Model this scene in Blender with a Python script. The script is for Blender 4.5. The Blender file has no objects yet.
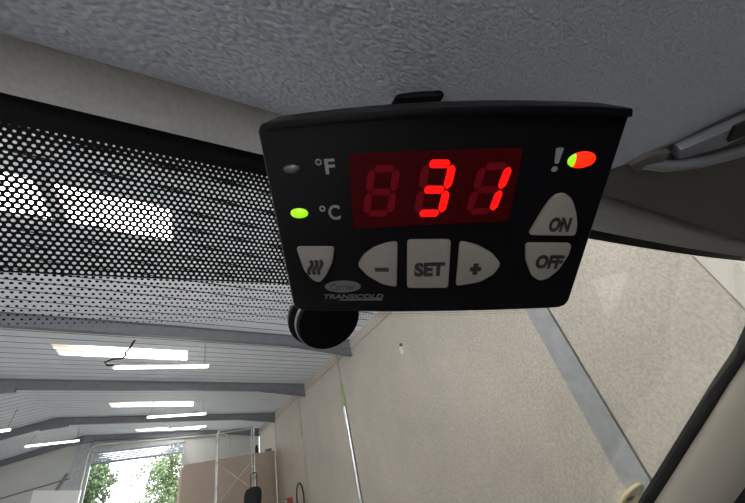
import bpy, bmesh, math, random
from mathutils import Vector, Matrix
random.seed(7)
scene = bpy.context.scene
col = scene.collection

# ------------------------------------------------------------------ camera
# metres; the origin is the phone lens inside the van cab, X to the right wall,
# Y along the workshop towards its roller door, Z up.  Floor at FLOOR.
FLOOR = -1.85
F_PX, W_PX = 297.97, 745.0
RGT = Vector((0.8683853, -0.4359774, -0.2362852))
UPV = Vector((-0.0689005, -0.5779439, 0.8131627))
FWD = Vector((0.4910801, 0.6898584, 0.5319170))
# rows of the fitted matrix are the camera axes in world space
AX, AY, AZ = RGT, UPV, FWD
cam = bpy.data.cameras.new('camera')
cam.lens = F_PX / W_PX * 36.0
cam.sensor_width = 36.0
cam.clip_start = 0.005
cam.clip_end = 500
cam_o = bpy.data.objects.new('camera', cam)
col.objects.link(cam_o)
rot = Matrix((AX, AY, -AZ)).transposed()
cam_o.matrix_world = rot.to_4x4()
scene.camera = cam_o

# ------------------------------------------------------------------ sky and exposure
world = bpy.data.worlds.new('overcast_sky')
scene.world = world
world.use_nodes = True
bg = world.node_tree.nodes['Background']
bg.inputs[0].default_value = (0.93, 0.96, 1.0, 1)
bg.inputs[1].default_value = 6.5
vs = scene.view_settings
vs.view_transform = 'Standard'
vs.look = 'None'
vs.exposure = 0.8
vs.gamma = 1.0
vs.use_curve_mapping = False

# ------------------------------------------------------------------ materials
def srgb(r, g, b):
    f = lambda c: (c / 255 / 12.92) if c / 255 <= 0.04045 else ((c / 255 + 0.055) / 1.055) ** 2.4
    return (f(r), f(g), f(b), 1)

def new_mat(name):
    m = bpy.data.materials.new(name)
    m.use_nodes = True
    return m, m.node_tree.nodes, m.node_tree.links, m.node_tree.nodes['Principled BSDF']

def mat(name, c, rough=0.6, metal=0.0, var=0.0, vscale=8.0, bump=0.0, bscale=60.0, bdist=0.01, emit=None, estr=0.0, spec=None, detail=3.0):
    m, n, l, p = new_mat(name)
    p.inputs['Base Color'].default_value = c
    p.inputs['Roughness'].default_value = rough
    p.inputs['Metallic'].default_value = metal
    if spec is not None:
        p.inputs['Specular IOR Level'].default_value = spec
    tc = n.new('ShaderNodeTexCoord')
    if var:
        t = n.new('ShaderNodeTexNoise'); t.inputs['Scale'].default_value = vscale; t.inputs['Detail'].default_value = detail
        l.new(tc.outputs['Object'], t.inputs['Vector'])
        r = n.new('ShaderNodeValToRGB')
        r.color_ramp.elements[0].position = 0.3; r.color_ramp.elements[1].position = 0.7
        r.color_ramp.elements[0].color = tuple(x * (1 - var) for x in c[:3]) + (1,)
        r.color_ramp.elements[1].color = tuple(min(1, x * (1 + var)) for x in c[:3]) + (1,)
        l.new(t.outputs['Fac'], r.inputs[0]); l.new(r.outputs[0], p.inputs['Base Color'])
    if bump:
        t2 = n.new('ShaderNodeTexNoise'); t2.inputs['Scale'].default_value = bscale; t2.inputs['Detail'].default_value = 4
        l.new(tc.outputs['Object'], t2.inputs['Vector'])
        b = n.new('ShaderNodeBump'); b.inputs['Strength'].default_value = bump; b.inputs['Distance'].default_value = bdist
        l.new(t2.outputs['Fac'], b.inputs['Height']); l.new(b.outputs[0], p.inputs['Normal'])
    if emit:
        p.inputs['Emission Color'].default_value = emit
        p.inputs['Emission Strength'].default_value = estr
    return m

def concrete(name, c, grain):
    m, n, l, p = new_mat(name)
    p.inputs['Roughness'].default_value = 0.9
    tc = n.new('ShaderNodeTexCoord')
    a = n.new('ShaderNodeTexNoise'); a.inputs['Scale'].default_value = 0.7; a.inputs['Detail'].default_value = 5
    b = n.new('ShaderNodeTexNoise'); b.inputs['Scale'].default_value = 28; b.inputs['Detail'].default_value = 4
    for t in (a, b): l.new(tc.outputs['Object'], t.inputs['Vector'])
    r1 = n.new('ShaderNodeValToRGB'); e = r1.color_ramp.elements
    e[0].position = .25; e[1].position = .75
    e[0].color = tuple(x * .9 for x in c[:3]) + (1,); e[1].color = tuple(x * 1.07 for x in c[:3]) + (1,)
    r2 = n.new('ShaderNodeValToRGB'); e = r2.color_ramp.elements
    e[0].position = .32; e[1].position = .66
    e[0].color = (1 - grain,) * 3 + (1,); e[1].color = (1, 1, 1, 1)
    l.new(a.outputs['Fac'], r1.inputs[0]); l.new(b.outputs['Fac'], r2.inputs[0])
    mx = n.new('ShaderNodeMix'); mx.data_type = 'RGBA'; mx.blend_type = 'MULTIPLY'; mx.inputs[0].default_value = 1
    l.new(r1.outputs[0], mx.inputs[6]); l.new(r2.outputs[0], mx.inputs[7]); l.new(mx.outputs[2], p.inputs['Base Color'])
    bp = n.new('ShaderNodeBump'); bp.inputs['Strength'].default_value = grain * 1.6; bp.inputs['Distance'].default_value = .01
    l.new(b.outputs['Fac'], bp.inputs['Height']); l.new(bp.outputs[0], p.inputs['Normal'])
    return m

def grain_vinyl(name, c):
    m, n, l, p = new_mat(name)
    p.inputs['Base Color'].default_value = c
    p.inputs['Roughness'].default_value = 0.5
    tc = n.new('ShaderNodeTexCoord')
    mp = n.new('ShaderNodeMapping'); mp.inputs['Scale'].default_value = (1, 2.0, 1); mp.inputs['Rotation'].default_value = (0, 0, .5)
    l.new(tc.outputs['Object'], mp.inputs[0])
    ns = n.new('ShaderNodeTexNoise'); ns.inputs['Scale'].default_value = 160; ns.inputs['Detail'].default_value = 2
    l.new(mp.outputs[0], ns.inputs['Vector'])
    v = n.new('ShaderNodeTexVoronoi'); v.feature = 'SMOOTH_F1'; v.inputs['Scale'].default_value = 340; v.inputs['Smoothness'].default_value = .6
    l.new(mp.outputs[0], v.inputs['Vector'])
    ad = n.new('ShaderNodeMath'); ad.operation = 'MULTIPLY_ADD'; ad.inputs[1].default_value = .25
    l.new(ns.outputs['Fac'], ad.inputs[0]); l.new(v.outputs['Distance'], ad.inputs[2])
    b = n.new('ShaderNodeBump'); b.inputs['Strength'].default_value = .55; b.inputs['Distance'].default_value = .0017; b.invert = True
    l.new(ad.outputs[0], b.inputs['Height']); l.new(b.outputs[0], p.inputs['Normal'])
    return m

def glass_mat(name, tint=(0.955, 0.955, 0.96)):
    m, n, l, p = new_mat(name)
    n.remove(p); out = n['Material Output']
    tr = n.new('ShaderNodeBsdfTransparent'); tr.inputs[0].default_value = tint + (1,)
    gl = n.new('ShaderNodeBsdfGlossy'); gl.inputs['Roughness'].default_value = .02
    lw = n.new('ShaderNodeLayerWeight'); lw.inputs['Blend'].default_value = .5
    pw = n.new('ShaderNodeMath'); pw.operation = 'POWER'; pw.inputs[1].default_value = 5
    l.new(lw.outputs['Facing'], pw.inputs[0])
    ma = n.new('ShaderNodeMath'); ma.operation = 'MULTIPLY_ADD'; ma.inputs[1].default_value = .45; ma.inputs[2].default_value = .025
    l.new(pw.outputs[0], ma.inputs[0])
    mx = n.new('ShaderNodeMixShader')
    l.new(ma.outputs[0], mx.inputs[0]); l.new(tr.outputs[0], mx.inputs[1]); l.new(gl.outputs[0], mx.inputs[2])
    l.new(mx.outputs[0], out.inputs['Surface'])
    return m

def frit_mat(name, pitch=.003):
    """black enamel printed on the glass: UV is metres across and down the glass.
    solid strip, then round holes in black, then black dots that shrink away."""
    m, n, l, p = new_mat(name)
    p.inputs['Base Color'].default_value = (.006, .005, .005, 1)
    p.inputs['Roughness'].default_value = .5
    p.inputs['Specular IOR Level'].default_value = .06
    out = n['Material Output']
    tc = n.new('ShaderNodeUVMap')
    sx = n.new('ShaderNodeSeparateXYZ'); l.new(tc.outputs[0], sx.inputs[0])
    def M(op, a, b=None, c=None):
        k = n.new('ShaderNodeMath'); k.operation = op
        for i, v in enumerate((a, b, c)):
            if v is None: continue
            if isinstance(v, (int, float)): k.inputs[i].default_value = v
            else: l.new(v, k.inputs[i])
        return k.outputs[0]
    u, v = sx.outputs['X'], sx.outputs['Y']
    q = 3 ** .5
    def lattice(off):
        fu = M('SUBTRACT', M('FRACT', M('ADD', M('DIVIDE', u, pitch), 100 + off)), .5)
        fv = M('MULTIPLY', M('SUBTRACT', M('FRACT', M('ADD', M('DIVIDE', v, pitch * q), 100 + off)), .5), q)
        return M('SQRT', M('ADD', M('MULTIPLY', fu, fu), M('MULTIPLY', fv, fv)))
    d = M('MINIMUM', lattice(0), lattice(.5))
    S0, S1, S2 = .0067, .0825, .1165
    hole_r = M('MULTIPLY_ADD', M('SMOOTH_MIN', M('DIVIDE', M('SUBTRACT', v, S0), .012), 1, .2), .11, .17)
    black_hole = M('GREATER_THAN', d, hole_r)
    dot_r = M('MULTIPLY_ADD', M('DIVIDE', M('SUBTRACT', v, S1), S2 - S1), -.10, .27)
    fade = M('MINIMUM', M('DIVIDE', M('SUBTRACT', .395, u), .05), 1)
    tail = M('MINIMUM', M('DIVIDE', M('SUBTRACT', S2, v), .006), 1)
    dot_r = M('MULTIPLY', M('MULTIPLY', dot_r, M('MAXIMUM', fade, 0)), M('MAXIMUM', tail, 0))
    black_dot = M('LESS_THAN', d, dot_r)
    upper = M('LESS_THAN', v, S1)
    inband = M('LESS_THAN', u, .395)
    k = M('MULTIPLY_ADD', upper, M('SUBTRACT', black_hole, black_dot), black_dot)
    k = M('MULTIPLY', k, inband)
    k = M('MAXIMUM', k, M('LESS_THAN', v, S0))
    tr = n.new('ShaderNodeBsdfTransparent')
    mx = n.new('ShaderNodeMixShader')
    l.new(k, mx.inputs[0]); l.new(tr.outputs[0], mx.inputs[1]); l.new(p.outputs[0], mx.inputs[2])
    l.new(mx.outputs[0], out.inputs['Surface'])
    return m

def rooflight_mat(name):
    m, n, l, p = new_mat(name)
    p.inputs['Base Color'].default_value = (.8, .78, .72, 1)
    tc = n.new('ShaderNodeTexCoord')
    mp = n.new('ShaderNodeMapping'); mp.inputs['Scale'].default_value = (.35, 5, 1)
    l.new(tc.outputs['Object'], mp.inputs[0])
    t = n.new('ShaderNodeTexNoise'); t.inputs['Scale'].default_value = 1.6; t.inputs['Detail'].default_value = 4
    l.new(mp.outputs[0], t.inputs['Vector'])
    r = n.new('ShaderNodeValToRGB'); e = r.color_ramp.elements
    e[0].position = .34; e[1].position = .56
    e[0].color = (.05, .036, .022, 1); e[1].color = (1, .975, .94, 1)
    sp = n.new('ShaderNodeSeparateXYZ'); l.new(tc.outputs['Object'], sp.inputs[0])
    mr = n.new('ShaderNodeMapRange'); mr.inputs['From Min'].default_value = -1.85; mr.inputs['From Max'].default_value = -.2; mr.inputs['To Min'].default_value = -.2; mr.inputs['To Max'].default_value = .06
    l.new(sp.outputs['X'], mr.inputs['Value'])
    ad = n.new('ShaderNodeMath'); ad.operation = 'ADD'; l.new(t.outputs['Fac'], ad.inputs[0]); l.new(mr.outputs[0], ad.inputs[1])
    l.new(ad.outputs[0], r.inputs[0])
    l.new(r.outputs[0], p.inputs['Emission Color'])
    p.inputs['Emission Strength'].default_value = 6.5
    return m

MT = dict(
    panel=concrete('precast_concrete', srgb(206, 199, 186), .26),
    panel_smooth=concrete('smooth_concrete', srgb(214, 209, 199), .05),
    endwall=concrete('painted_render', srgb(192, 193, 188), .05),
    floor=concrete('floor_concrete', srgb(196, 195, 192), .1),
    tray=mat('liner_sheet', srgb(228, 233, 241), .45, var=.04, vscale=1.5),
    deck=mat('roof_deck', srgb(60, 61, 64), .8),
    steel=mat('grey_painted_steel', srgb(112, 115, 120), .5, var=.1, vscale=3),
    galv=mat('galvanised_steel', srgb(160, 164, 164), .5, .0, var=.12, vscale=6),
    joint=mat('joint_gap_filler', srgb(112, 106, 98), .9),
    silver=mat('polished_pipe', srgb(226, 228, 228), .22, .7),
    alu=mat('scaffold_aluminium', srgb(190, 190, 184), .4, .4),
    green=mat('green_tape', srgb(158, 182, 122), .6),
    white=mat('white_paint', srgb(232, 233, 230), .5),
    lamp_body=mat('lamp_white', srgb(235, 235, 235), .5),
    tube=mat('lit_tube', (1, 1, 1, 1), .5, emit=(1, .95, .85, 1), estr=5),
    cable=mat('black_cable', srgb(25, 25, 27), .6),
    beige=mat('beige_board', srgb(216, 198, 184), .8, var=.03, vscale=1),
    shutter=mat('shutter_slat_paint', srgb(150, 160, 168), .75),
    red=mat('red_paint', srgb(150, 62, 50), .5),
    blackbag=mat('black_fabric', srgb(20, 21, 26), .9, bump=.4, bscale=40),
    bark=mat('bark', srgb(90, 76, 62), .9, var=.2, vscale=10),
    leaf=mat('leaf_green', srgb(56, 76, 38), .6, var=.3, vscale=1.2),
    leaf2=mat('leaf_pale_green', srgb(76, 94, 54), .6, var=.3, vscale=1.2),
    grass=mat('grass', srgb(60, 68, 44), .9, var=.2, vscale=3),
    vinyl=grain_vinyl('grained_headliner_vinyl', srgb(172, 178, 188)),
    rail=mat('napped_trim_cloth', srgb(150, 148, 146), .95, bump=.5, bscale=420, bdist=.001, var=.06, vscale=300),
    visor=mat('visor_cloth', srgb(86, 84, 78), .9, bump=.25, bscale=500, bdist=.0006),
    vclip=mat('visor_clip_plastic', srgb(112, 114, 122), .35),
    cabtrim=mat('pillar_trim_plastic', srgb(170, 164, 152), .6, bump=.2, bscale=600, bdist=.0005),
    cabdark=mat('dark_cab_plastic', srgb(58, 58, 58), .7, bump=.2, bscale=300, bdist=.001),
    seal=mat('black_rubber_seal', srgb(10, 10, 10), .6),
    body=mat('van_body_white', srgb(225, 225, 222), .3),
    glass=glass_mat('windscreen_glass'),
    tint=glass_mat('light_cut_side_glass', (.45, .48, .46)),
    frit=frit_mat('printed_dot_band'),
    rooflight=rooflight_mat('daylit_rooflight_sheet'),
    housing=mat('black_housing_plastic', (.003, .0026, .0036, 1), .36, spec=.15, bump=.08, bscale=900, bdist=.0003),
    lens=mat('red_display_lens', (.03, .0008, .0015, 1), .4, emit=(1, .0, .03, 1), estr=.003, spec=.08),  # faint emission paints the digits' glow into the lens
    seg_off=mat('unlit_segment', (.09, .003, .006, 1), .5, emit=(1, .0, .02, 1), estr=.012, spec=.08),  # not lit; display glow put in as faint emission
    seg_on=mat('lit_segment', (.5, .01, .01, 1), .5, emit=(1, .003, .002, 1), estr=.9, spec=.05),
    button=mat('grey_button_rubber', srgb(112, 107, 101), .65, var=.03, vscale=400),
    ink=mat('black_print', (.008, .008, .009, 1), .6),
    greyink=mat('grey_print', srgb(120, 119, 120), .6),
    dimink=mat('dim_grey_print', srgb(78, 77, 80), .6),
    led_green=mat('lit_green_indicator', (.2, .4, .02, 1), .3, emit=(.30, .72, .005, 1), estr=.6),
    led_red=mat('lit_red_indicator', (.5, .03, .01, 1), .3, emit=(1, .012, .002, 1), estr=.8, spec=.1),
    led_off=mat('unlit_indicator', srgb(70, 70, 66), .25),
    rim_glint=mat('painted_rim_glint', srgb(150, 148, 142), .35, .3),
    amber=mat('amber_rim', srgb(186, 176, 134), .4),
    pale=mat('pale_sticker', srgb(196, 192, 170), .5),
)

# ------------------------------------------------------------------ mesh helpers
class MB:
    def __init__(s): s.v = []; s.f = []
    def add(s, vs_, fs):
        o = len(s.v); s.v += [tuple(x) for x in vs_]; s.f += [tuple(i + o for i in q) for q in fs]; return s
    def hexa(s, p):
        return s.add(p, [(0, 3, 2, 1), (4, 5, 6, 7), (0, 1, 5, 4), (1, 2, 6, 5), (2, 3, 7, 6), (3, 0, 4, 7)])
    def box(s, a, b):
        x0, y0, z0 = a; x1, y1, z1 = b
        return s.hexa([(x0, y0, z0), (x1, y0, z0), (x1, y1, z0), (x0, y1, z0), (x0, y0, z1), (x1, y0, z1), (x1, y1, z1), (x0, y1, z1)])
    def prism(s, pts, ext):
        """pts: closed 3-D outline, ext: extrusion vector"""
        n = len(pts); e = Vector(ext)
        a = [Vector(p) for p in pts]; b = [p + e for p in a]
        return s.add(a + b, [tuple(reversed(range(n))), tuple(range(n, 2 * n))] + [(i, (i + 1) % n, n + (i + 1) % n, n + i) for i in range(n)])
    def tube(s, path, r, n=8, closed=False):
        P = [Vector(p) for p in path]; rings = []; m = len(P); o = len(s.v)
        up = Vector((0.12, 0.21, 0.97)).normalized()
        for i, p in enumerate(P):
            if closed: t = P[(i + 1) % m] - P[i - 1]
            else: t = P[min(i + 1, m - 1)] - P[max(i - 1, 0)]
            t.normalize()
            a = t.cross(up)
            if a.length < .05: a = t.cross(Vector((1, 0, 0)))
            a.normalize(); b = t.cross(a)
            rr = r[i] if isinstance(r, (list, tuple)) else r
            s.v += [tuple(p + (a * math.cos(2 * math.pi * k / n) + b * math.sin(2 * math.pi * k / n)) * rr) for k in range(n)]
        for i in range(m if closed else m - 1):
            for k in range(n):
                j = (i + 1) % m
                s.f.append((o + i * n + k, o + i * n + (k + 1) % n, o + j * n + (k + 1) % n, o + j * n + k))
        if not closed:
            s.f.append(tuple(o + k for k in reversed(range(n)))); s.f.append(tuple(o + (m - 1) * n + k for k in range(n)))
        return s
    def lathe(s, prof, c, ax, n=32):
        """prof: (radius, height) list; c centre; ax axis"""
        ax = Vector(ax).normalized(); a = ax.orthogonal().normalized(); b = ax.cross(a); o = len(s.v); c = Vector(c)
        for r, h in prof:
            s.v += [tuple(c + ax * h + (a * math.cos(2 * math.pi * k / n) + b * math.sin(2 * math.pi * k / n)) * r) for k in range(n)]
        for i in range(len(prof) - 1):
            for k in range(n):
                s.f.append((o + i * n + k, o + i * n + (k + 1) % n, o + (i + 1) * n + (k + 1) % n, o + (i + 1) * n + k))
        s.f.append(tuple(o + k for k in reversed(range(n)))); s.f.append(tuple(o + (len(prof) - 1) * n + k for k in range(n)))
        return s
    def grid(s, fn, nu, nv):
        o = len(s.v)
        for j in range(nv + 1):
            for i in range(nu + 1): s.v.append(tuple(fn(i / nu, j / nv)))
        w = nu + 1
        for j in range(nv):
            for i in range(nu): s.f.append((o + j * w + i, o + j * w + i + 1, o + (j + 1) * w + i + 1, o + (j + 1) * w + i))
        return s
    def build(s, name, m, parent=None, smooth=False, bevel=0, segs=2, origin=None, local=False, angle=40):
        me = bpy.data.meshes.new(name)
        me.from_pydata(s.v, [], s.f); me.update()
        bm = bmesh.new(); bm.from_mesh(me)
        bmesh.ops.recalc_face_normals(bm, faces=bm.faces)
        if bevel:
            ed = [e for e in bm.edges if len(e.link_faces) == 2 and e.calc_face_angle(0) > math.radians(30)]
            bmesh.ops.bevel(bm, geom=ed, offset=bevel, segments=segs, affect='EDGES', profile=.6, clamp_overlap=True)
        bm.to_mesh(me); bm.free()
        if smooth:
            me.polygons.foreach_set('use_smooth', [True] * len(me.polygons))
            try: me.set_sharp_from_angle(angle=math.radians(angle))
            except Exception: pass
        me.materials.append(MT[m] if isinstance(m, str) else m)
        o = bpy.data.objects.new(name, me); col.objects.link(o)
        if local:                                   # vertices are already in the parent's own frame
            o.parent = parent; return o
        xs = list(zip(*[v.co for v in me.vertices]))
        org = Vector(origin) if origin else Vector(((min(xs[0]) + max(xs[0])) / 2, (min(xs[1]) + max(xs[1])) / 2, min(xs[2])))
        me.transform(Matrix.Translation(-org))
        base = world_loc(parent)
        o.parent = parent; o.location = org - base
        WL[o.name] = org
        return o
WL = {}
def world_loc(o):
    return WL[o.name] if o else Vector((0, 0, 0))
def empty(name, loc, parent=None):
    o = bpy.data.objects.new(name, None); col.objects.link(o); o.empty_display_size = .1
    o.location = Vector(loc) - world_loc(parent); o.parent = parent; WL[o.name] = Vector(loc)
    return o
def tag(o, label=None, cat=None, group=None, kind=None):
    if label: o['label'] = label
    if cat: o['category'] = cat
    if group: o['group'] = group
    if kind: o['kind'] = kind
    return o
def dup(o, parent, offset):
    c = o.copy(); col.objects.link(c); c.parent = parent; c.location = o.location + Vector(offset)
    WL[c.name] = WL[o.name] + Vector(offset); return c

# ------------------------------------------------------------------ workshop shell
XW, ZE, XR, ZR = 5.1, 3.534, -6.313, 5.329
XL = 2 * XR - XW
SL = (ZR - ZE) / (XW - XR)
def roof_z(x): return ZE + (XW - x) * SL if x > XR else ZE + (x - XL) * SL
Y0, Y1 = -9.0, 30.5

floor = MB().box((XL - .3, Y0, FLOOR - .2), (XW + .3, Y1 + .25, FLOOR)).build('floor', 'floor'); tag(floor, kind='structure')
tag(MB().box((-60, Y1 + .25, FLOOR - .25), (60, 90, FLOOR - .05)).build('ground', 'grass'), kind='structure')

ceil = MB().prism([(XL - .2, Y0, ZE + .07), (XR, Y0, ZR + .1), (XW + .2, Y0, ZE + .07), (XW + .2, Y0, ZE + .25), (XR, Y0, ZR + .28), (XL - .2, Y0, ZE + .25)], (0, Y1 + .2 - Y0, 0)).build('ceiling', 'deck')
tag(ceil, kind='structure')

G0, PITCH = .47, .5
def tray_mesh(xa, xb):
    w = PITCH - .06
    za, zb = roof_z(xa), roof_z(xb)
    if xa < XR + 1e-6 and xb <= XR + 1e-6: pass
    y = 0.0
    return MB().hexa([(xa, y, za), (xb, y, zb), (xb, y + w, zb), (xa, y + w, za), (xa, y, za + .006), (xb, y, zb + .006), (xb, y + w, zb + .006), (xa, y + w, za + .006)])
lights = {4.97: (-4.6, -2.43, -2.2, -.58), 12.47: (-3.95, -.28), 20.47: (-3.65, .06), 28.47: (-3.3, .62)}
protos = {}
def tray(xa, xb, y):
    key = (round(xa, 2), round(xb, 2))
    if key not in protos:
        protos[key] = (tray_mesh(xa, xb).build('liner_tray', 'tray', ceil), 0.0)
        o = protos[key][0]; o.location.y += y; WL[o.name].y += y; protos[key] = (o, y); return
    o, y_ = protos[key]
    dup(o, ceil, (0, y - y_, 0))
k = 0
while G0 + k * PITCH < Y1 - .3:
    y = G0 + k * PITCH; k += 1
    if y < 2: continue
    hit = [(a, r) for a, r in lights.items() if a - .01 <= y < a + .99]
    if hit:
        r = hit[0][1]
        tray(XR, r[0], y); tray(r[-1], XW, y)
        if len(r) > 2: tray(r[1], r[2], y)
    else: tray(XR + .004, XW, y)
    if y > 9 and not 12.46 < y < 13.4: tray(XL, XR - .004, y)
    elif y > 9: tray(XL, -15.6, y); tray(-8.6, XR - .004, y)
n = 0
for y, (xa, xb) in [(y_, r_[i_:i_ + 2]) for y_, r_ in lights.items() for i_ in range(0, len(r_), 2)] + [(y_, (-4.6, 3.2)) for y_ in (-7.03, -3.53, -.53)] + [(y_, (-15.6, -8.6)) for y_ in (-7.03, -3.53, -.53, 2.97, 5.97)] + [(12.47, (-15.6, -8.6))]:  # rooflights outside the lights table are unseen, added to brighten the workshop
    n += 1
    mb = MB()
    prof = [(0, 0), (.02, .035), (.05, .035), (.07, 0), (.44, 0), (.46, .035), (.54, .035), (.56, 0), (.88, 0), (.9, .035), (.93, .035), (.945, 0)]
    for (ya, ha), (yb, hb) in zip(prof[:-1], prof[1:]):
        mb.hexa([(xa, y + ya, roof_z(xa) + ha), (xb, y + ya, roof_z(xb) + ha), (xb, y + yb, roof_z(xb) + hb), (xa, y + yb, roof_z(xa) + hb),
                 (xa, y + ya, roof_z(xa) + ha + .008), (xb, y + ya, roof_z(xb) + ha + .008), (xb, y + yb, roof_z(xb) + hb + .008), (xa, y + yb, roof_z(xa) + hb + .008)])
    tag(mb.build('window_or_fill_%d' % n, 'rooflight'), kind='structure')

def rafter(y, depth=.36, w=.2):
    r = empty('rafter', (XR, y, ZR - .4), ceil)
    for side in (1, -1):
        mb = MB(); xe = XW - .02 if side > 0 else XL + .02
        def bar(y0, y1, d0, d1, xa=XR, xb=xe):
            za, zb = roof_z(xa), roof_z(xb)
            mb.hexa([(xa, y0, za - d1), (xb, y0, zb - d1), (xb, y1, zb - d1), (xa, y1, za - d1), (xa, y0, za - d0), (xb, y0, zb - d0), (xb, y1, zb - d0), (xa, y1, za - d0)])
        bar(y - w / 2, y + w / 2, .012, .03); bar(y - .008, y + .008, .03, depth - .018); bar(y - w / 2, y + w / 2, depth - .018, depth)
        mb.build('beam', 'steel', r)
        hb = MB(); L = 2.2
        x0 = xe - side * L
        hb.prism([(x0, y - .01, roof_z(x0) - depth), (xe, y - .01, roof_z(xe) - depth), (xe, y - .01, roof_z(xe) - depth - .22)], (0, .02, 0))
        hb.hexa([(x0, y - w / 2, roof_z(x0) - depth - .02), (xe, y - w / 2, roof_z(xe) - depth - .24), (xe, y + w / 2, roof_z(xe) - depth - .24), (x0, y + w / 2, roof_z(x0) - depth - .02),
                 (x0, y - w / 2, roof_z(x0) - depth), (xe, y - w / 2, roof_z(xe) - depth - .22), (xe, y + w / 2, roof_z(xe) - depth - .22), (x0, y + w / 2, roof_z(x0) - depth)])
        hb.build('haunch', 'steel', r)
    MB().box((XR - .55, y - .11, ZR - depth - .16), (XR + .55, y + .11, ZR - depth - .02)).build('ridge_plate', 'steel', r)
for y in (3.1, 10.3, 16.5, 23.95, 30.25): rafter(y)

# right wall of precast panels
wr = MB().box((XW + .16, Y0, FLOOR), (XW + .4, Y1 + .2, ZE + .2)).build('wall_right', 'joint'); tag(wr, kind='structure')
def panel(y0, y1, z0, z1, m='panel'):
    return MB().box((XW, y0, z0), (XW + .16, y1, z1)).build('concrete_panel', m, wr, bevel=.012, segs=1)
for (a, b, m) in ((Y0, -5.2, 'panel_smooth'), (-5.17, .826, 'panel_smooth'), (.834, 2.72, 'panel'), (3.1, 11.62, 'panel'), (11.84, 17.72, 'panel'), (17.92, 24.12, 'panel'), (24.3, 30.45, 'panel')):
    panel(a, b, FLOOR, 3.19, m); panel(a, b, 3.21, ZE + .12, m)
MB().box((XW - .004, 2.75, FLOOR), (XW + .14, 3.1, ZE)).build('steel_column', 'galv', wr)
MB().box((XW + .03, 11.65, FLOOR), (XW + .14, 11.81, ZE)).build('steel_column', 'galv', wr)
MB().box((XW + .03, 17.75, FLOOR), (XW + .14, 17.89, ZE)).build('steel_column', 'galv', wr)
MB().box((XW - .02, 24.13, FLOOR), (XW + .14, 24.29, ZE)).build('steel_column', 'galv', wr)
tag(MB().box((XL - .3, Y0, FLOOR), (XL, Y1 + .2, ZE + .1)).build('wall_left', 'endwall'), kind='structure')

mb = MB()
for pts in ([(XL, Y0, FLOOR), (-11, Y0, FLOOR), (-11, Y0, roof_z(-11)), (XL, Y0, ZE)], [(-1, Y0, FLOOR), (XW, Y0, FLOOR), (XW, Y0, ZE), (-1, Y0, roof_z(-1))],
            [(-11, Y0, 2.6), (-1, Y0, 2.6), (-1, Y0, roof_z(-1)), (XR, Y0, ZR), (-11, Y0, roof_z(-11))]):
    mb.prism(pts, (0, -.22, 0))
tag(mb.build('wall_front', 'endwall'), kind='structure')  # unseen wall, added with its opening to limit sky light from behind

# end wall with the roller door opening
DX0, DX1, DZ0, DZ1 = -5.72, -.3, 4.2, 3.68      # opening rises with the roof
mb = MB()
for pts in ([(XL, Y1, FLOOR), (DX0, Y1, FLOOR), (DX0, Y1, roof_z(DX0)), (XR, Y1, ZR), (XL, Y1, ZE)],
            [(DX1, Y1, FLOOR), (XW, Y1, FLOOR), (XW, Y1, ZE), (DX1, Y1, roof_z(DX1))],
            [(DX0, Y1, DZ0), (DX1, Y1, DZ1), (DX1, Y1, roof_z(DX1)), (DX0, Y1, roof_z(DX0))]):
    mb.prism(pts, (0, .22, 0))
wb = mb.build('wall_back', 'endwall'); tag(wb, kind='structure')
MB().box((-6.55, Y1 - .22, FLOOR), (-5.85, Y1, 5.1)).build('pier', 'galv', wb, bevel=.02)
MB().tube([(-14, Y1 - .04, 2.35), (-6.6, Y1 - .04, 2.95)], .04).build('rail', 'steel', wb)
MB().tube([(-7.1, Y1 - .1, 2.35), (-6.72, Y1 - .1, 3.25)], .09).build('brace', 'steel', wb)

# roller door: curtain mostly rolled up, slat by slat
door = empty('door_1', ((DX0 + DX1) / 2, Y1 - .1, 3.3)); tag(door, kind='structure')
for i in range(6):
    a = i / 6; b = (i + 1) / 6
    zl0, zl1 = 3.52 + .62 * a, 3.52 + .62 * b - .015
    zr0, zr1 = 3.02 + .62 * a, 3.02 + .62 * b - .015
    yy = Y1 - .12 - .012 * (i % 2)
    MB().hexa([(DX0 + .05, yy, zl0), (DX1 - .05, yy, zr0), (DX1 - .05, yy + .04, zr0), (DX0 + .05, yy + .04, zl0), (DX0 + .05, yy, zl1), (DX1 - .05, yy, zr1), (DX1 - .05, yy + .04, zr1), (DX0 + .05, yy + .04, zl1)]).build('slat', 'shutter', door)
MB().hexa([(DX0, Y1 - .16, 3.44), (DX1, Y1 - .16, 2.94), (DX1, Y1 - .05, 2.94), (DX0, Y1 - .05, 3.44), (DX0, Y1 - .16, 3.52), (DX1, Y1 - .16, 3.02), (DX1, Y1 - .05, 3.02), (DX0, Y1 - .05, 3.52)]).build('bottom_bar', 'steel', door)
MB().hexa([(DX0, Y1 - .3, 4.14), (DX1, Y1 - .3, 3.64), (DX1, Y1, 3.64), (DX0, Y1, 4.14), (DX0, Y1 - .3, 4.45), (DX1, Y1 - .3, 3.86), (DX1, Y1, 3.86), (DX0, Y1, 4.45)]).build('shutter_box', 'galv', door)
for x, zt in ((DX0, 4.5), (DX1, 3.8)):
    MB().box((x - .09, Y1 - .2, FLOOR), (x + .09, Y1 - .01, zt)).build('guide_rail', 'galv', door)

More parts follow.
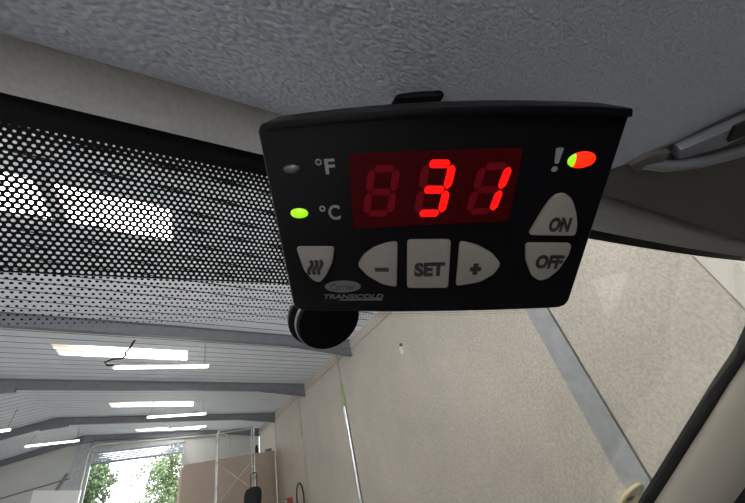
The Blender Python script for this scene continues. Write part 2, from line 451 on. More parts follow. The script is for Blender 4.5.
def bend(pts, r=.35, n=5):
    P = [Vector(p) for p in pts]; out = [P[0]]
    for i in range(1, len(P) - 1):
        a = P[i] + (P[i - 1] - P[i]).normalized() * r; b = P[i] + (P[i + 1] - P[i]).normalized() * r
        for k in range(n + 1):
            t = k / n; out.append(a * (1 - t) ** 2 + P[i] * 2 * t * (1 - t) + b * t * t)
    return out + [P[-1]]
tag(MB().tube(bend([(-5.85, Y1 - .3, FLOOR), (-5.85, Y1 - .3, 4.62), (2.75, Y1 - .3, 3.62), (2.75, Y1 - .3, 2.4)], .5), .05).build('conduit_pipe', 'alu', smooth=True),
    'thin grey pipe bent around and over the roller door opening', 'pipe')

# ------------------------------------------------------------------ things in the workshop
pt = MB()
pl = [(-.2, 18.8), (5.05, 24.5)]
d = Vector((pl[1][0] - pl[0][0], pl[1][1] - pl[0][1], 0)); L = d.length; d.normalize()
outl = [(0, FLOOR), (L, FLOOR), (L, 1.36)] + [(.28 + .28 * math.cos(math.radians(a)), 1.08 + .28 * math.sin(math.radians(a))) for a in (90, 112, 135, 158, 180)]
pt.prism([Vector((pl[0][0], pl[0][1], 0)) + d * a + Vector((0, 0, z)) for a, z in outl], Vector((-d.y, d.x, 0)) * .12)
tag(pt.build('partition_panel', 'beige', bevel=.02), 'tall beige board partition with rounded top corner behind the scaffold tower', 'partition')
for (x, y, s, lb) in ((3.7, 23.3, .16, 'small dark can standing on top edge of beige partition'),):
    tag(MB().lathe([(.1, 0), (.1, .3), (.06, .36), (.06, .44)], (x, 23.0 + .15, 1.36), (0, 0, 1), 12).build('can', 'cable', smooth=True), lb, 'can')
tag(MB().box((4.35, 23.83, 1.36), (4.75, 24.2, 1.5)).build('flat_box', 'steel', bevel=.02), 'flat grey box lying on top of beige partition beside the wall', 'box')
wpn = MB().hexa([(-7.55, 28, FLOOR), (-5.4, 28, FLOOR), (-5.4, 28.3, FLOOR), (-7.55, 28.3, FLOOR), (-7.5, 28, 2.52), (-5.4, 28, 1.98), (-5.4, 28.3, 1.98), (-7.5, 28.3, 2.52)])
tag(wpn.build('white_board', 'white', bevel=.02), 'large white board standing left of the roller door', 'board')

sc = empty('scaffold_tower', (1.83, 17.1, FLOOR))
tag(sc, 'aluminium mobile scaffold tower with crossed braces before the beige partition', 'scaffold')
XA, XB, YA, YB = 1.11, 2.58, 16.7, 17.4
for (x, y) in ((XA, YA), (XB, YA), (XA, YB), (XB, YB)):
    zt = 2.2 if x == XA else 2.1
    p = MB().tube([(x, y, FLOOR + .12), (x, y, zt)], .028).build('post', 'alu', sc, smooth=True)
    MB().lathe([(.035, -.02), (.06, 0), (.06, .04), (.035, .06)], (x, y, FLOOR + .06), (0, 1, 0), 14).build('castor', 'cable', sc, smooth=True)
    for z in (.05, .9, 1.75):
        MB().lathe([(.04, 0), (.046, .02), (.046, .1), (.04, .12)], (x, y, z), (0, 0, 1), 10).build('coupling', 'galv', sc)
for x, zt in ((XA, 2.2), (XB, 2.1)):
    for i in range(7): MB().tube([(x, YA, zt - .06 - .5 * i), (x, YB, zt - .06 - .5 * i)], .018, 6).build('rung', 'alu', sc, smooth=True)
for y in (YA, YB):
    MB().tube([(XA, y, 2.17), (XB, y, 2.07)], .02, 6).build('guard_rail', 'alu', sc, smooth=True)
    MB().tube([(XA, y, 1.22), (XB, y, 1.14)], .02, 6).build('guard_rail', 'alu', sc, smooth=True)
MB().tube([(XA, YA - .03, .95), (XB, YA - .03, -.35)], .014, 6).build('brace', 'alu', sc, smooth=True)
MB().tube([(XA, YA - .06, -.45), (XB, YA - .06, .85)], .014, 6).build('brace', 'alu', sc, smooth=True)

bagp = (2.46, 16.35)
bg_ = empty('black_bag', (bagp[0], bagp[1], -.95)); tag(bg_, 'black fabric bag hanging by a long strap on the scaffold tower', 'bag')
MB().lathe([(.16, -.9), (.3, -.84), (.34, -.6), (.33, -.35), (.27, -.24), (.12, -.17)], (bagp[0], bagp[1], -.02), (.06, 0, 1), 20).build('pouch', 'blackbag', bg_, smooth=True, angle=80)
MB().tube(bend([(bagp[0] - .1, bagp[1], -.25), (bagp[0] - .1, bagp[1], .28), (bagp[0] + .13, bagp[1], .28), (bagp[0] + .13, bagp[1], -.25)], .1), .022, 8).build('strap', 'cable', bg_, smooth=True)

# wall furniture
tag(MB().tube([(XW - .04, 11.72, FLOOR), (XW - .04, 11.72, 1.5)], .07, 14).build('silver_pipe', 'silver', smooth=True), 'bright silver pipe standing upright against the concrete wall joint', 'pipe')
tag(MB().box((XW - .06, 11.64, 1.52), (XW + .03, 11.82, 2.28)).build('green_sleeve', 'green', bevel=.02), 'light green sleeve on the wall joint above the silver pipe', 'sleeve')
tag(MB().box((XW - .05, 17.75, 1.3), (XW + .03, 17.89, 1.95)).build('green_sleeve', 'green', bevel=.02), 'light green sleeve on the farther wall joint above the hose loop', 'sleeve')
sn = empty('wall_sensor', (XW, 7.1, 1.93)); tag(sn, 'small white sensor fixed high on the pale concrete wall', 'sensor')
MB().box((XW - .05, 7.05, 1.93), (XW, 7.17, 2.13)).build('case', 'white', sn, bevel=.015)
MB().lathe([(.05, 0), (.05, .03), (.035, .05)], (XW - .0, 7.08, 2.17), (-1, 0, 0), 16).build('eye', 'dimink', sn, smooth=True)
lp = [(XW - .24 + .17 * math.sin(t), 18.32, -1.2 + .58 * math.cos(t)) for t in [2 * math.pi * i / 28 for i in range(28)]]
tag(MB().tube(lp, .035, 8, closed=True).build('hose_loop', 'cable', smooth=True), 'black hose hung in a long loop on the concrete wall', 'hose')
rb = empty('red_wall_box', (XW - .1, 21.0, -1.7)); tag(rb, 'red box on the concrete wall beyond the hose loop', 'box')
MB().box((XW - .3, 20.75, -1.75), (XW, 21.3, -1.2)).build('case', 'red', rb, bevel=.02)
MB().box((XW - .32, 20.85, -1.4), (XW - .3, 21.2, -1.26)).build('plate', 'white', rb)

def lamp(a, b, label, drops=(1, 1)):
    a, b = Vector(a), Vector(b)
    e = empty('strip_lamp', (a + b) / 2)
    tag(e, label, 'lamp', 'hanging strip lamps under the roof')
    t = (b - a).normalized(); s = t.cross(Vector((0, 0, 1))).normalized(); u = s.cross(t)
    def barr(p, q, w, h, off): return MB().hexa([p - s * w + u * off, q - s * w + u * off, q + s * w + u * off, p + s * w + u * off, p - s * w + u * (off + h), q - s * w + u * (off + h), q + s * w + u * (off + h), p + s * w + u * (off + h)])
    barr(a, b, .05, .05, .055).build('housing', 'lamp_body', e, bevel=.01)
    MB().tube([a + t * .05 + u * .02, b - t * .05 + u * .02], .045, 10).build('tube', 'tube', e, smooth=True)
    for p in (a, b): MB().tube([p - t * .02 + u * .02, p + t * .05 * (1 if p is a else -1) + u * .02], .05, 10).build('end_cap', 'lamp_body', e)
    for p, c in ((a + t * .12, drops[0]), (b - t * .18, drops[1])):
        top = Vector((p.x + c[0], p.y + c[1], roof_z(p.x + c[0]) - .005))
        if c[2] > .01:    # slack cable with a curl at its foot
            q = p + u * .1
            path = [q, q + Vector((-.28, 0, .02)), q + Vector((-.36, 0, .12)), q + Vector((-.2, 0, .2)), q + Vector((.05, 0, .2))]
            for i in range(1, 7): path.append(path[4].lerp(top, i / 6) + Vector((.05 * math.sin(i * 2.1), 0, 0)) * (1 - i / 6))
            MB().tube(path, .032, 6).build('cable', 'cable', e, smooth=True)
        else: MB().tube([p + u * .1, top], .008, 6).build('cord', 'cable', e)
z0 = (0, 0, 0)
lamp((-2.2, 11.95, 3.86), (.44, 11.6, 3.48), 'nearest hanging strip lamp with a slack black cable', ((.35, -.3, .1), z0))
lamp((-1.91, 19.9, 3.81), (.72, 19.5, 3.43), 'second hanging strip lamp along the right roof slope, behind the first', ((.1, 0, 0), z0))
lamp((-1.32, 26.4, 4.12), (.99, 26.0, 3.8), 'farthest hanging strip lamp on the right roof slope near the roller door', (z0, z0))
lamp((-9.1, 20.7, 4.44), (-6.79, 20.5, 4.33), 'hanging strip lamp on the left roof slope cut by the photo edge', (z0, (.1, 0, 0)))
lamp((-8.05, 26.5, 4.61), (-5.78, 27.0, 4.49), 'hanging strip lamp on the left roof slope above the white board', ((.25, 0, 0), z0))

# trees outside the door
def tree(x, y, zc, r, h, m, label, seed):
    rnd = random.Random(seed)
    e = empty('tree', (x, y, FLOOR)); tag(e, label, 'tree', 'trees outside the roller door')
    tr = MB().tube([(x, y, FLOOR - .1), (x + .1, y, zc - h * .4), (x - .1, y, zc), (x, y, zc + h * .6)], [.22, .17, .11, .03], 8)
    tr.build('trunk', 'bark', e, smooth=True)
    for i in range(7):
        a = rnd.uniform(0, 6.28); z = zc + rnd.uniform(-.5, .4) * h
        MB().tube([(x, y, z), (x + math.cos(a) * r * .5, y + math.sin(a) * r * .5, z + r * .3), (x + math.cos(a) * r * .85, y + math.sin(a) * r * .85, z + r * .7)], [.07, .05, .02], 6).build('branch', 'bark', e, smooth=True)
    mb = MB()
    cl = [(Vector((rnd.gauss(0, .45), rnd.gauss(0, .45), rnd.gauss(0, .5))), rnd.uniform(.25, .5)) for _ in range(40)]
    for i in range(9000):
        c, cr = rnd.choice(cl)
        v = Vector((rnd.gauss(0, 1), rnd.gauss(0, 1), rnd.gauss(0, 1))).normalized() * cr * rnd.random() ** .4
        p = Vector((x + (c.x + v.x) * r, y + (c.y + v.y) * r, zc + (c.z + v.z) * h))
        a = Vector((rnd.gauss(0, 1), rnd.gauss(0, 1), rnd.gauss(0, 1))).normalized(); b = a.orthogonal().normalized()
        s = rnd.uniform(.09, .17)
        mb.add([p - a * s, p + b * s * .5 + a * s * .1, p + a * s, p - b * s * .5 + a * s * .1], [(0, 1, 2, 3)])
    f = mb.build('foliage', m, e); f['kind'] = 'stuff'
tree(-8.0, 45, 3.2, 2.1, 2.6, 'leaf', 'green leafy tree at the left side of the door opening', 3)
tree(-1.3, 44, 2.2, 2.3, 2.7, 'leaf2', 'pale green tree at the right side of the door opening', 5)
tree(-4.6, 58, -.3, 2.6, 1.6, 'leaf2', 'low distant tree between the two larger trees', 9)

# ------------------------------------------------------------------ van cab
van = empty('van_cab', (.45, -.3, FLOOR))
tag(van, 'grey lined van cab with windscreen, headliner, sun visor and pillar trim', 'van')
VC = .45
def lerp_tab(x, xs, ys):
    if x <= xs[0]: return ys[0]
    for i in range(len(xs) - 1):
        if x <= xs[i + 1]:
            t = (x - xs[i]) / (xs[i + 1] - xs[i]); return ys[i] * (1 - t) + ys[i + 1] * t
    return ys[-1]
def bow(z): return lerp_tab(z, [-.6, -.41, -.04, .16], [.09, .09, .12, .025])
def glass_y(x, z): return .132 + (.16 - z) / .75 - bow(z) * ((x - VC) / .95) ** 2
ZT, ZB = .168, -.72
GN = Vector((0, .6, .8))
XG = .97
mb = MB()
gp = lambda u, v, off: Vector((VC - XG + 2 * XG * u, glass_y(VC - XG + 2 * XG * u, ZT + (ZB - ZT) * v), ZT + (ZB - ZT) * v)) + GN * off
NU, NV = 40, 30
mb.grid(lambda u, v: gp(u, v, .006), NU, NV); mb.grid(lambda u, v: gp(u, v, .001), NU, NV)
w = NU + 1; o2 = w * (NV + 1)
for i in range(NU):
    mb.f.append((i, i + 1, o2 + i + 1, o2 + i)); q = NV * w; mb.f.append((q + i, q + i + 1, o2 + q + i + 1, o2 + q + i))
for j in range(NV):
    for c in (0, NU): mb.f.append((j * w + c, (j + 1) * w + c, o2 + (j + 1) * w + c, o2 + j * w + c))
ws = mb.build('windscreen', 'glass', van, smooth=True)
# printed dot band on the inner face, UV = metres
fm = MB(); us = []
def fp(u, v):
    x = VC - XG + 2 * XG * u; s = -.010 + .135 * v; z = .16 - s * .6
    us.append((x, s)); return Vector((x, glass_y(x, z), z))
fm.grid(fp, 80, 14)
frit = fm.build('dot_band_print', 'frit', None)
lay = frit.data.uv_layers.new(name='UVMap')
for lp_ in frit.data.loops: lay.data[lp_.index].uv = us[lp_.vertex_index]
frit.parent = ws; frit.location = WL[frit.name] - WL[ws.name]

# header rail: napped cloth strip between glass and headliner
mb = MB()
prof = [(.1255, .1605), (.1215, .1645), (.1165, .1668), (.1105, .1685), (.104, .1705), (.097, .1745), (.084, .197)]
def rail_pt(u, v, off=0):
    x = VC - 1.0 + 2.0 * u
    i = min(int(v * 6), 5); t = v * 6 - i
    y = prof[i][0] * (1 - t) + prof[i + 1][0] * t; z = prof[i][1] * (1 - t) + prof[i + 1][1] * t
    return Vector((x, y - .025 * ((x - VC) / .95) ** 2 + off * .4, z + off))
mb.grid(lambda u, v: rail_pt(u, v), 60, 12)
mb.build('header_rail', 'rail', van, smooth=True, angle=80)

# moulded headliner shell with a rounded front lip and a slanting right edge
edge = [(-.75, .0975), (-.3, .0975), (.0, .0975), (.2, .0972), (.27, .094), (.31, .082), (.332, .066), (.347, .0543), (.366, .037), (.384, .012), (.398, -.012), (.415, -.0332), (.44, -.07), (.47, -.14), (.5, -.3), (.52, -.75)]
mb = MB()
def shell_z(x, y): return .166 + .03 * max(0, (-y) / .5) ** 1.5
ne = len(edge); cxy = Vector((-.2, -.45))
rows = []
for (t, dz) in ((-.004, .013), (0, .005), (.003, .001), (.012, 0), (.05, 0), (.15, 0), (.3, 0), (.5, 0), (.75, 0), (1, 0)):
    row = []
    for (x, y) in edge:
        p = Vector((x, y)); q = p + (cxy - p).normalized() * t if abs(t) < .05 else p.lerp(cxy, t)
        row.append((q.x, q.y, shell_z(q.x, q.y) + dz))
    rows.append(row)
for r in rows: mb.v += r
for j in range(len(rows) - 1):
    for i in range(ne - 1): mb.f.append((j * ne + i, j * ne + i + 1, (j + 1) * ne + i + 1, (j + 1) * ne + i))
mb.build('headliner', 'vinyl', van, smooth=True, angle=70)
# roof skin over everything, with the flat lining above the visor
MB().box((VC - 1.05, -1.35, .205), (VC + 1.05, .06, .235)).build('roof_skin', 'body', van)
MB().box((VC - .98, -1.3, .19), (VC + .98, .085, .2)).build('roof_lining', 'rail', van)

# sun visor folded up over the right seat
vis = empty('sun_visor', (.75, 0, .17), van)
out = []
vx0, vx1, vy0, vy1, r = .36, 1.2, -.16, .083, .03
for cx, cy, a0 in ((vx1 - r, vy1 - r, 0), (vx0 + r, vy1 - r, 90), (vx0 + r, vy0 + r, 180), (vx1 - r, vy0 + r, 270)):
    for a in range(0, 91, 15): out.append((cx + r * math.cos(math.radians(a0 + a)), cy + r * math.sin(math.radians(a0 + a)), .169))
MB().prism(out, (0, 0, .017)).build('visor_pad', 'visor', vis, smooth=True, bevel=.006, segs=3, angle=60)
MB().tube([(.372, .038, .164), (.40, .028, .160), (.44, .010, .158), (.475, -.014, .158), (.52, -.05, .16)], [.004, .0062, .0062, .0065, .006], 12).build('pivot_arm', 'vclip', vis, smooth=True)
MB().prism([(.352, .043, .161), (.378, .048, .161), (.392, .028, .161), (.384, .016, .161), (.362, .026, .161)], (0, 0, .015)).build('pivot_bracket', 'visor', vis, smooth=True, bevel=.004)
MB().prism([(.384, .012, .158), (.40, .020, .158), (.44, -.006, .158), (.452, -.03, .158), (.43, -.04, .158)], (0, 0, .018)).build('clip', 'vclip', vis, smooth=True, bevel=.004)
MB().prism([(.405, -.022, .1585), (.425, -.012, .1585), (.46, -.045, .1585), (.44, -.06, .1585)], (0, 0, -.004)).build('clip_slot', 'seal', vis, bevel=.001)

# right pillar: black print line, moulded trim, dark door seal
pa = [(1.315, .10, .125), (1.334, .18, .06), (1.3337, .2722, -.0155), (1.31, .37, -.085), (1.2924, .4599, -.1516), (1.285, .60, -.252), (1.2841, .7446, -.3542), (1.284, .95, -.50)]
def strip(name, m, rows_, parent, **kw):
    b = MB(); nn = len(rows_[0])
    for r_ in rows_: b.v += [tuple(p) for p in r_]
    for j in range(len(rows_) - 1):
        for i in range(nn - 1): b.f.append((j * nn + i, j * nn + i + 1, (j + 1) * nn + i + 1, (j + 1) * nn + i))
    return b.build(name, m, parent, smooth=True, **kw)
offs = [((0, 0, 0),), ]
def prow(dx, dy, dz): return [Vector(p) + Vector((dx, dy, dz)) for p in pa]
strip('pillar_seal', 'seal', [prow(0, .004, .004), prow(0, 0, 0), prow(.004, -.005, -.008), prow(.008, -.008, -.012), prow(.03, .03, .0)], van, angle=70)
strip('pillar_trim', 'cabtrim', [prow(.03, .02, -.005), prow(.010, -.008, -.012), prow(.018, -.03, -.038), prow(.034, -.055, -.068), prow(.06, -.075, -.095), prow(.10, -.085, -.11)], van, angle=80)
strip('door_seal', 'seal', [prow(.075, -.078, -.10), prow(.085, -.11, -.14), prow(.11, -.15, -.19), prow(.2, -.18, -.22)], van, angle=80)

# rest of the cab around the lens: dash, doors, bulkhead, floor
dash = MB().prism([(VC - .98, .98, -.60), (VC - .98, .62, -.47), (VC - .98, .38, -.52), (VC - .98, .30, -.9), (VC - .98, .5, -1.3), (VC - .98, 1.1, -1.3)], (1.96, 0, 0))
dash.build('dashboard', 'cabdark', van, bevel=.03)  # unseen; raised and darkened to hold light off the headliner
MB().box((VC - .98, -1.3, -1.36), (VC + .98, 1.1, -1.3)).build('cab_floor', 'cabdark', van)
MB().box((VC - .98, -1.36, -1.3), (VC + .98, -1.3, .19)).build('bulkhead', 'cabdark', van)  # unseen; added to block light from the rear
for s, nm in ((1, 'door_panel'),):   # left door omitted to let light in from that side
    x = VC + s * 1.0
    MB().box((min(x, x + s * .08), -1.3, -1.36), (max(x, x + s * .08), .62, -.32)).build(nm, 'cabdark', van, bevel=.02)
    MB().box((min(x, x + s * .05), -1.3, -.32), (max(x, x + s * .05), -.75, .2)).build('door_pillar', 'cabtrim', van)
    MB().box((min(x, x + s * .02) + .012, -.76, -.33), (max(x, x + s * .02) - .004, .05, .14)).build('side_glass', 'tint', van)  # unseen pane; its dark tint is added to cut light from the right
    MB().box((min(x, x + s * .05), -.75, .13), (max(x, x + s * .05), .1, .2)).build('door_frame', 'cabtrim', van)

MB().prism([(VC - .9, 1.0, -.78), (VC - .9, 1.75, -1.0), (VC - .9, 1.85, -1.25), (VC - .9, 1.0, -1.25)], (1.8, 0, 0)).build('bounce_bonnet', 'body', van, bevel=.03)  # unseen; white nose added to bounce light up into the cab
# mirror mounting boss on the glass
mc = Vector((.0875, .2110, .0965)); mn = Vector((0, -.6, -.8))
mir = empty('mirror_mount', tuple(mc)); tag(mir, 'round black mount stuck to the windscreen under the controller', 'mount')
MB().lathe([(.0235, .001), (.0258, .002), (.0258, .005), (.0245, .006)], mc + Vector((-.004, 0, .0)), mn, 48).build('base_pad', 'housing', mir, smooth=True)
cap = MB().lathe([(.0230, .006), (.0252, .0075), (.0252, .0125), (.0238, .0142), (.0, .0146)], mc, mn, 48).build('cap', 'housing', mir, smooth=True)
MB().lathe([(.0246, .0065), (.0256, .008), (.0256, .0108), (.0248, .0118)], mc, mn, 48).build('rim', 'rim_glint', mir, smooth=True)  # pale ring paints the light caught by the bevelled edge

# round sticker low on the glass
SX, SZ = 1.125, -.293
scn = Vector((SX, glass_y(SX, SZ), SZ)); sn_ = Vector((-.1, -.6, -.78)).normalized()
st = empty('round_sticker', tuple(scn)); tag(st, 'round pale sticker with amber rim on the windscreen beside the pillar', 'sticker')
MB().lathe([(.044, .004), (.044, .0055)], scn, sn_, 40).build('disc', 'pale', st)
ring = MB(); a_ = sn_.orthogonal().normalized(); b_ = sn_.cross(a_)
ring.tube([scn + sn_ * .006 + (a_ * math.cos(t) + b_ * math.sin(t)) * .046 for t in [2 * math.pi * i / 40 for i in range(40)]], .005, 8, closed=True)
ring.build('rim', 'amber', st, smooth=True)
pc = scn + sn_ * .0056; ex = Vector((1, 0, 0)) - sn_ * sn_.x; ex.normalize(); ey = sn_.cross(ex)
MB().prism([pc + ex * a + ey * b for a, b in ((-.016, -.012), (.016, -.012), (.016, .002), (-.016, .002))], sn_ * .0008).build('print_bar', 'dimink', st)

# ------------------------------------------------------------------ temperature controller
CX = Vector((0.835037, -0.493525, -0.243201)); CY = Vector((-0.363283, -0.826541, 0.429948)); CZ = Vector((-0.413206, -0.270672, -0.869481))
CO = Vector((0.0759587, 0.0571873, 0.0662642))
ctl = bpy.data.objects.new('temperature_controller', None); col.objects.link(ctl); ctl.empty_display_size = .05
mw = Matrix((CX, CY, CZ)).transposed().to_4x4(); mw.translation = CO
ctl.matrix_world = mw
WL[ctl.name] = CO
tag(ctl, 'black temperature controller with glowing red 31 display hanging from the headliner', 'controller')
MM = .001
def lo(pts, z=0): return [Vector((x * MM, y * MM, z * MM)) for x, y in pts]
def smooth_outline(pts, r, n=5):
    out = []; m = len(pts)
    for i in range(m):
        p = Vector(pts[i]); a = Vector(pts[i - 1]); b = Vector(pts[(i + 1) % m])
        rr = min(r, (a - p).length * .48, (b - p).length * .48)
        p0 = p + (a - p).normalized() * rr; p1 = p + (b - p).normalized() * rr
        for k in range(n + 1):
            t = k / n; q = p0 * (1 - t) ** 2 + p * 2 * t * (1 - t) + p1 * t * t; out.append((q.x, q.y))
    return out
def plate(name, m, pts, z0_, z1_, parent=ctl, bevel=0, segs=2):
    return MB().prism(lo(pts, z0_), (0, 0, (z1_ - z0_) * MM)).build(name, m, parent, bevel=bevel * MM, segs=segs, smooth=True, local=True, angle=35)
arc = lambda xa, ya, xb, yb, bulge, n=10: [(xa + (xb - xa) * t, ya + (yb - ya) * t + bulge * 4 * t * (1 - t)) for t in [i / n for i in range(n + 1)]]
face = smooth_outline([(-62.0, 32.8), (57.2, 31.2), (60.0, -50.5), (-65.5, -48.8)], 6)
top = arc(-58.5, 33.6, 55.5, 32.0, 2.6)
outline = [(-65.3, -44.5), (-65.0, -46.5), (-63.5, -48.3), (-61, -49)] + arc(-58, -49.3, 53, -50.6, -1.4) + [(56.5, -50.2), (58.9, -48.8), (59.6, -46)] + [(57.0, 28.8)] + [(57.6, 31.0)] + list(reversed(top)) + [(-60.8, 33.0), (-62.2, 31.0)]
plate('housing', 'housing', outline, -16, 0, bevel=1.8, segs=3)
plate('rear_shell', 'housing', [(x * .93, y * .92 - .5) for x, y in outline], -27, -16.2, bevel=2.5)
plate('brow', 'housing', list(reversed(top)) + arc(-58.5, 31.0, 56.3, 29.4, 2.4), -15, 2.6, bevel=.7)

# display
win = smooth_outline([(-32.4, 22.4), (26.0, 21.6), (26.0, -5.3), (-33.2, -6.2)], 1.2, 3)
disp = plate('display_window', 'lens', win, -.5, .5)
def seg_pts(q, k):
    """q: digit corners TL, TR, BL, BR (outer); returns hexagon of segment k (0 top .. 6 middle)"""
    TL, TR, BL, BR = [Vector(p) for p in q]
    P = lambda u, v: (TL * (1 - u) + TR * u) * (1 - v) + (BL * (1 - u) + BR * u) * v
    tu, tv = .24, .135; g = .006
    H = lambda v: [P(tu * .75 + g, v), P(tu + g * 2, v - tv / 2), P(1 - tu - g * 2, v - tv / 2), P(1 - tu * .75 - g, v), P(1 - tu - g * 2, v + tv / 2), P(tu + g * 2, v + tv / 2)]
    def Vv(u, a, b): return [P(u, a + g), P(u + tu / 2, a + tv / 2 + g), P(u + tu / 2, b - tv / 2 - g), P(u, b - g), P(u - tu / 2, b - tv / 2 - g), P(u - tu / 2, a + tv / 2 + g)]
    e = tv / 2; s = tu / 2
    return [H(e), Vv(1 - s, e, .5), Vv(1 - s, .5, 1 - e), H(1 - e), Vv(s, .5, 1 - e), Vv(s, e, .5), H(.5)][k]
digits = [([(-25.7, 18.2), (-14.4, 17.8), (-29.4, -1.4), (-17.7, -1.8)], ()),
          ([(-6.9, 19.2), (4.8, 18.6), (-10.2, -2.2), (1.6, -2.5)], (0, 1, 2, 3, 6)),
          ([(12.6, 17.2), (24.1, 16.8), (9.0, -2.2), (20.2, -2.3)], (1, 2))]
for q, lit in digits:
    for k_ in range(7):
        on = k_ in lit
        pts = smooth_outline([(p.x, p.y) for p in seg_pts(q, k_)], .5, 2)
        sgm = plate('digit_segment', 'seg_on' if on else 'seg_off', pts, .45, .62 if on else .56, disp)
        if on: sgm['label'] = 'glowing red segment'

# buttons and their printed signs
def button(pts, label, r=1.5):
    b = plate('button', 'button', smooth_outline(pts, r, 4), -.6, 1.4, bevel=.5)
    b['label'] = label
    return b
def text_mesh(body, box, z, m, parent, name='marking', shear=0.0, bold=0.0, rot=0.0):
    cu = bpy.data.curves.new(name, 'FONT'); cu.body = body; cu.size = 1; cu.extrude = .02; cu.shear = shear; cu.offset = bold; cu.resolution_u = 4
    t = bpy.data.objects.new('text_source', cu); col.objects.link(t)
    bpy.context.view_layer.update()
    dg = bpy.context.evaluated_depsgraph_get()
    me = bpy.data.meshes.new_from_object(t.evaluated_get(dg))
    col.objects.unlink(t); bpy.data.objects.remove(t)
    xs = [v.co.x for v in me.vertices]; ys = [v.co.y for v in me.vertices]
    (xa, ya, xb, yb) = box
    for v in me.vertices:
        x = xa + (v.co.x - min(xs)) / (max(xs) - min(xs)) * (xb - xa); y = ya + (v.co.y - min(ys)) / (max(ys) - min(ys)) * (yb - ya)
        y += (x - (xa + xb) / 2) * math.tan(rot)
        v.co = (x * MM, y * MM, (z + (.12 if v.co.z > 0 else 0)) * MM)
    me.name = name; me.materials.clear(); me.materials.append(MT[m])
    o = bpy.data.objects.new(name, me); col.objects.link(o); o.parent = parent
    return o
def stroke(path, w, z, m, parent, name='marking'):
    return MB().tube(lo(path, z), w * MM, 6).build(name, m, parent, smooth=True, local=True)

bh = button([(-57.5, -13.6), (-41.6, -14.2), (-43.4, -21.5), (-47.0, -28.2), (-50.4, -31.8), (-53.4, -30.4), (-56.2, -24.7)], 'grey shield button with three wavy heat lines')
for i in range(3):
    x = -52.9 + i * 2.1
    stroke([(x + .75 * math.sin(t * 6.0) + (.3 - t) * 1.2, -20.0 - 7 * t) for t in [j / 12 for j in range(13)]], .72, 1.45, 'ink', bh)
b1 = button([(-16.0, -12.7), (-16.8, -35.2), (-22.7, -33.6), (-29.2, -28.8), (-33.0, -23.3), (-30.4, -18.6), (-25.5, -15.0), (-20.2, -13.1)], 'grey pointed button with minus sign')
plate('marking', 'ink', [(-25.8, -26.5), (-20, -26.7), (-20, -24.7), (-25.8, -24.5)], 1.35, 1.5, b1)
b2 = button([(-12.3, -12.1), (4.9, -12.6), (5.5, -36.3), (-12.3, -35.9)], 'grey square button reading SET')
text_mesh('SET', (-9.3, -29.7, 3.3, -22.6), 1.4, 'ink', b2, bold=.055)
b3 = button([(8.5, -13.4), (15.2, -15.2), (21.8, -19.4), (26.0, -24.5), (23.9, -29.6), (18.6, -33.6), (8.8, -35.4)], 'grey pointed button with plus sign')
plate('marking', 'ink', [(13.6, -27.6), (18.2, -27.6), (18.2, -25.6), (13.6, -25.6)], 1.35, 1.5, b3)
plate('marking', 'ink', [(14.9, -29.4), (16.9, -29.4), (16.9, -23.8), (14.9, -23.8)], 1.35, 1.53, b3)
b4 = button([(34.3, -11.4), (36.7, -3.5), (39.1, 2.9), (41.3, 4.9), (43.8, 5.0), (46.6, 2.8), (49.4, -2.3), (51.4, -7.7), (51.9, -12.4)], 'grey half-oval button reading ON')
text_mesh('ON', (40.8, -10.3, 48.6, -4.2), 1.4, 'ink', b4, bold=.055, rot=-.05)
b5 = button([(34.2, -15.2), (51.7, -16.0), (51.9, -20.9), (49.8, -28.3), (46.4, -32.7), (43.2, -33.6), (39.5, -30.8), (35.7, -23.0)], 'grey half-oval button reading OFF')
text_mesh('OFF', (39.6, -27.3, 50.2, -20.6), 1.4, 'ink', b5, bold=.055, rot=-.05)

def ring_mark(x, y, r, w, m):
    MB().tube(lo([(x + r * math.cos(t), y + r * math.sin(t)) for t in [2 * math.pi * i / 20 for i in range(20)]], .1), w * MM, 6, closed=True).build('marking', m, ctl, smooth=True, local=True)
text_mesh('F', (-41.2, 15.5, -37.6, 20.9), .02, 'greyink', ctl, bold=.02)
ring_mark(-43.2, 19.9, .9, .3, 'greyink')
text_mesh('C', (-42.3, -2.4, -37.8, 3.7), .02, 'greyink', ctl, bold=.02)
ring_mark(-44.4, 2.4, .9, .3, 'greyink')
plate('marking', 'greyink', smooth_outline([(39.4, 20.8), (36.9, 20.8), (37.6, 15.6), (39.0, 15.5)], .6, 3), 0, .15)
plate('marking', 'greyink', [(38.1 + 1.05 * math.cos(t), 13.7 + .95 * math.sin(t)) for t in [2 * math.pi * i / 16 for i in range(16)]], 0, .15)

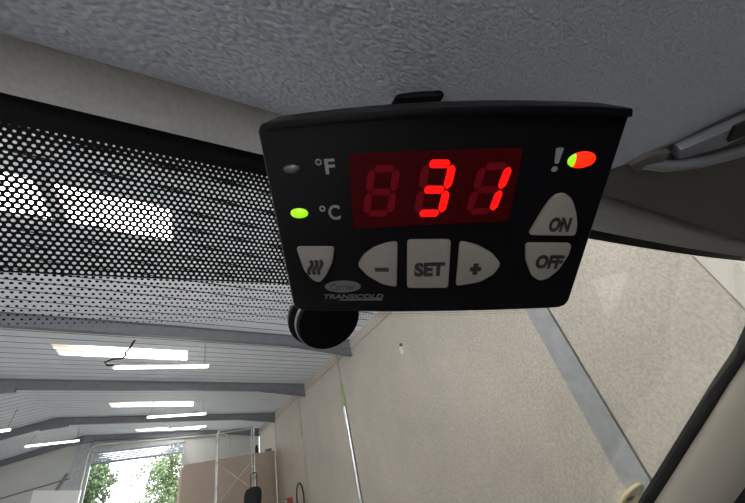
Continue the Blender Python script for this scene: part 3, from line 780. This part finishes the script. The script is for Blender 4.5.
def dome(name, m, cx, cy, rx, ry, h, label, xa=-1, xb=1):
    """low lens; xa..xb keeps a slice of its width"""
    mb_ = MB(); N, K = 16, 6
    def f_(u, v):
        x = xa + (xb - xa) * u; hw = math.sqrt(max(0, 1 - x * x)); y = (v * 2 - 1) * hw
        return Vector(((cx + rx * x) * MM, (cy + ry * y) * MM, (h * math.sqrt(max(0, 1 - x * x - y * y)) + .02) * MM))
    mb_.grid(f_, N, N)
    o = mb_.build(name, m, ctl, smooth=True, local=True, angle=80); o['label'] = label
    return o
dome('indicator_light', 'led_off', -53.1, 17.9, 3.2, 1.6, 1.0, 'unlit clear indicator')
dome('indicator_light', 'led_green', -53.6, .9, 3.5, 2.1, 1.3, 'lit green indicator')
dome('indicator_light', 'led_red', 46.3, 16.4, 4.6, 2.8, 1.4, 'lit red indicator', -.55, 1)
dome('indicator_light', 'led_green', 46.3, 16.4, 4.6, 2.8, 1.4, 'green glowing tip of the warning indicator', -1, -.55)

# maker's oval and word
ov = plate('badge', 'dimink', [(-40.7 + 8.0 * math.cos(t), -35.1 + 3.3 * math.sin(t)) for t in [2 * math.pi * i / 32 for i in range(32)]], 0, .2)
ov['label'] = 'grey oval maker badge'
text_mesh('Carrier', (-46.3, -36.8, -35.0, -33.4), .2, 'ink', ov, shear=.35)
text_mesh('TRANSICOLD', (-49.8, -42.3, -22.8, -39.7), .02, 'dimink', ctl, shear=.3, bold=.02, rot=-.02)
plate('marking', 'dimink', [(-43.5, -43.2), (-23.6, -43.6), (-23.2, -42.7), (-41.5, -42.6)], 0, .12)

# mounting bracket between controller and headliner
br = MB()
pth = [Vector((.094, .066, .092)), Vector((.098, .062, .12)), Vector((.101, .066, .145)), Vector((.104, .072, .166))]
wd = CX * .013; th = CY * .004
for a, b in zip(pth[:-1], pth[1:]):
    br.hexa([a - wd - th, a + wd - th, a + wd + th, a - wd + th, b - wd - th, b + wd - th, b + wd + th, b - wd + th])
bo = br.build('mounting_bracket', 'housing', None)
bo.parent = ctl; bo.matrix_parent_inverse = mw.inverted()
ft = MB().prism([Vector((.104, .067, .1590)) + CX.normalized() * a + Vector((0, b, 0)) for a, b in ((-.014, -.012), (.014, -.012), (.014, .012), (-.014, .012))], (0, 0, .007))
fo = ft.build('bracket_foot', 'housing', None, bevel=.002)
fo.parent = ctl; fo.matrix_parent_inverse = mw.inverted()
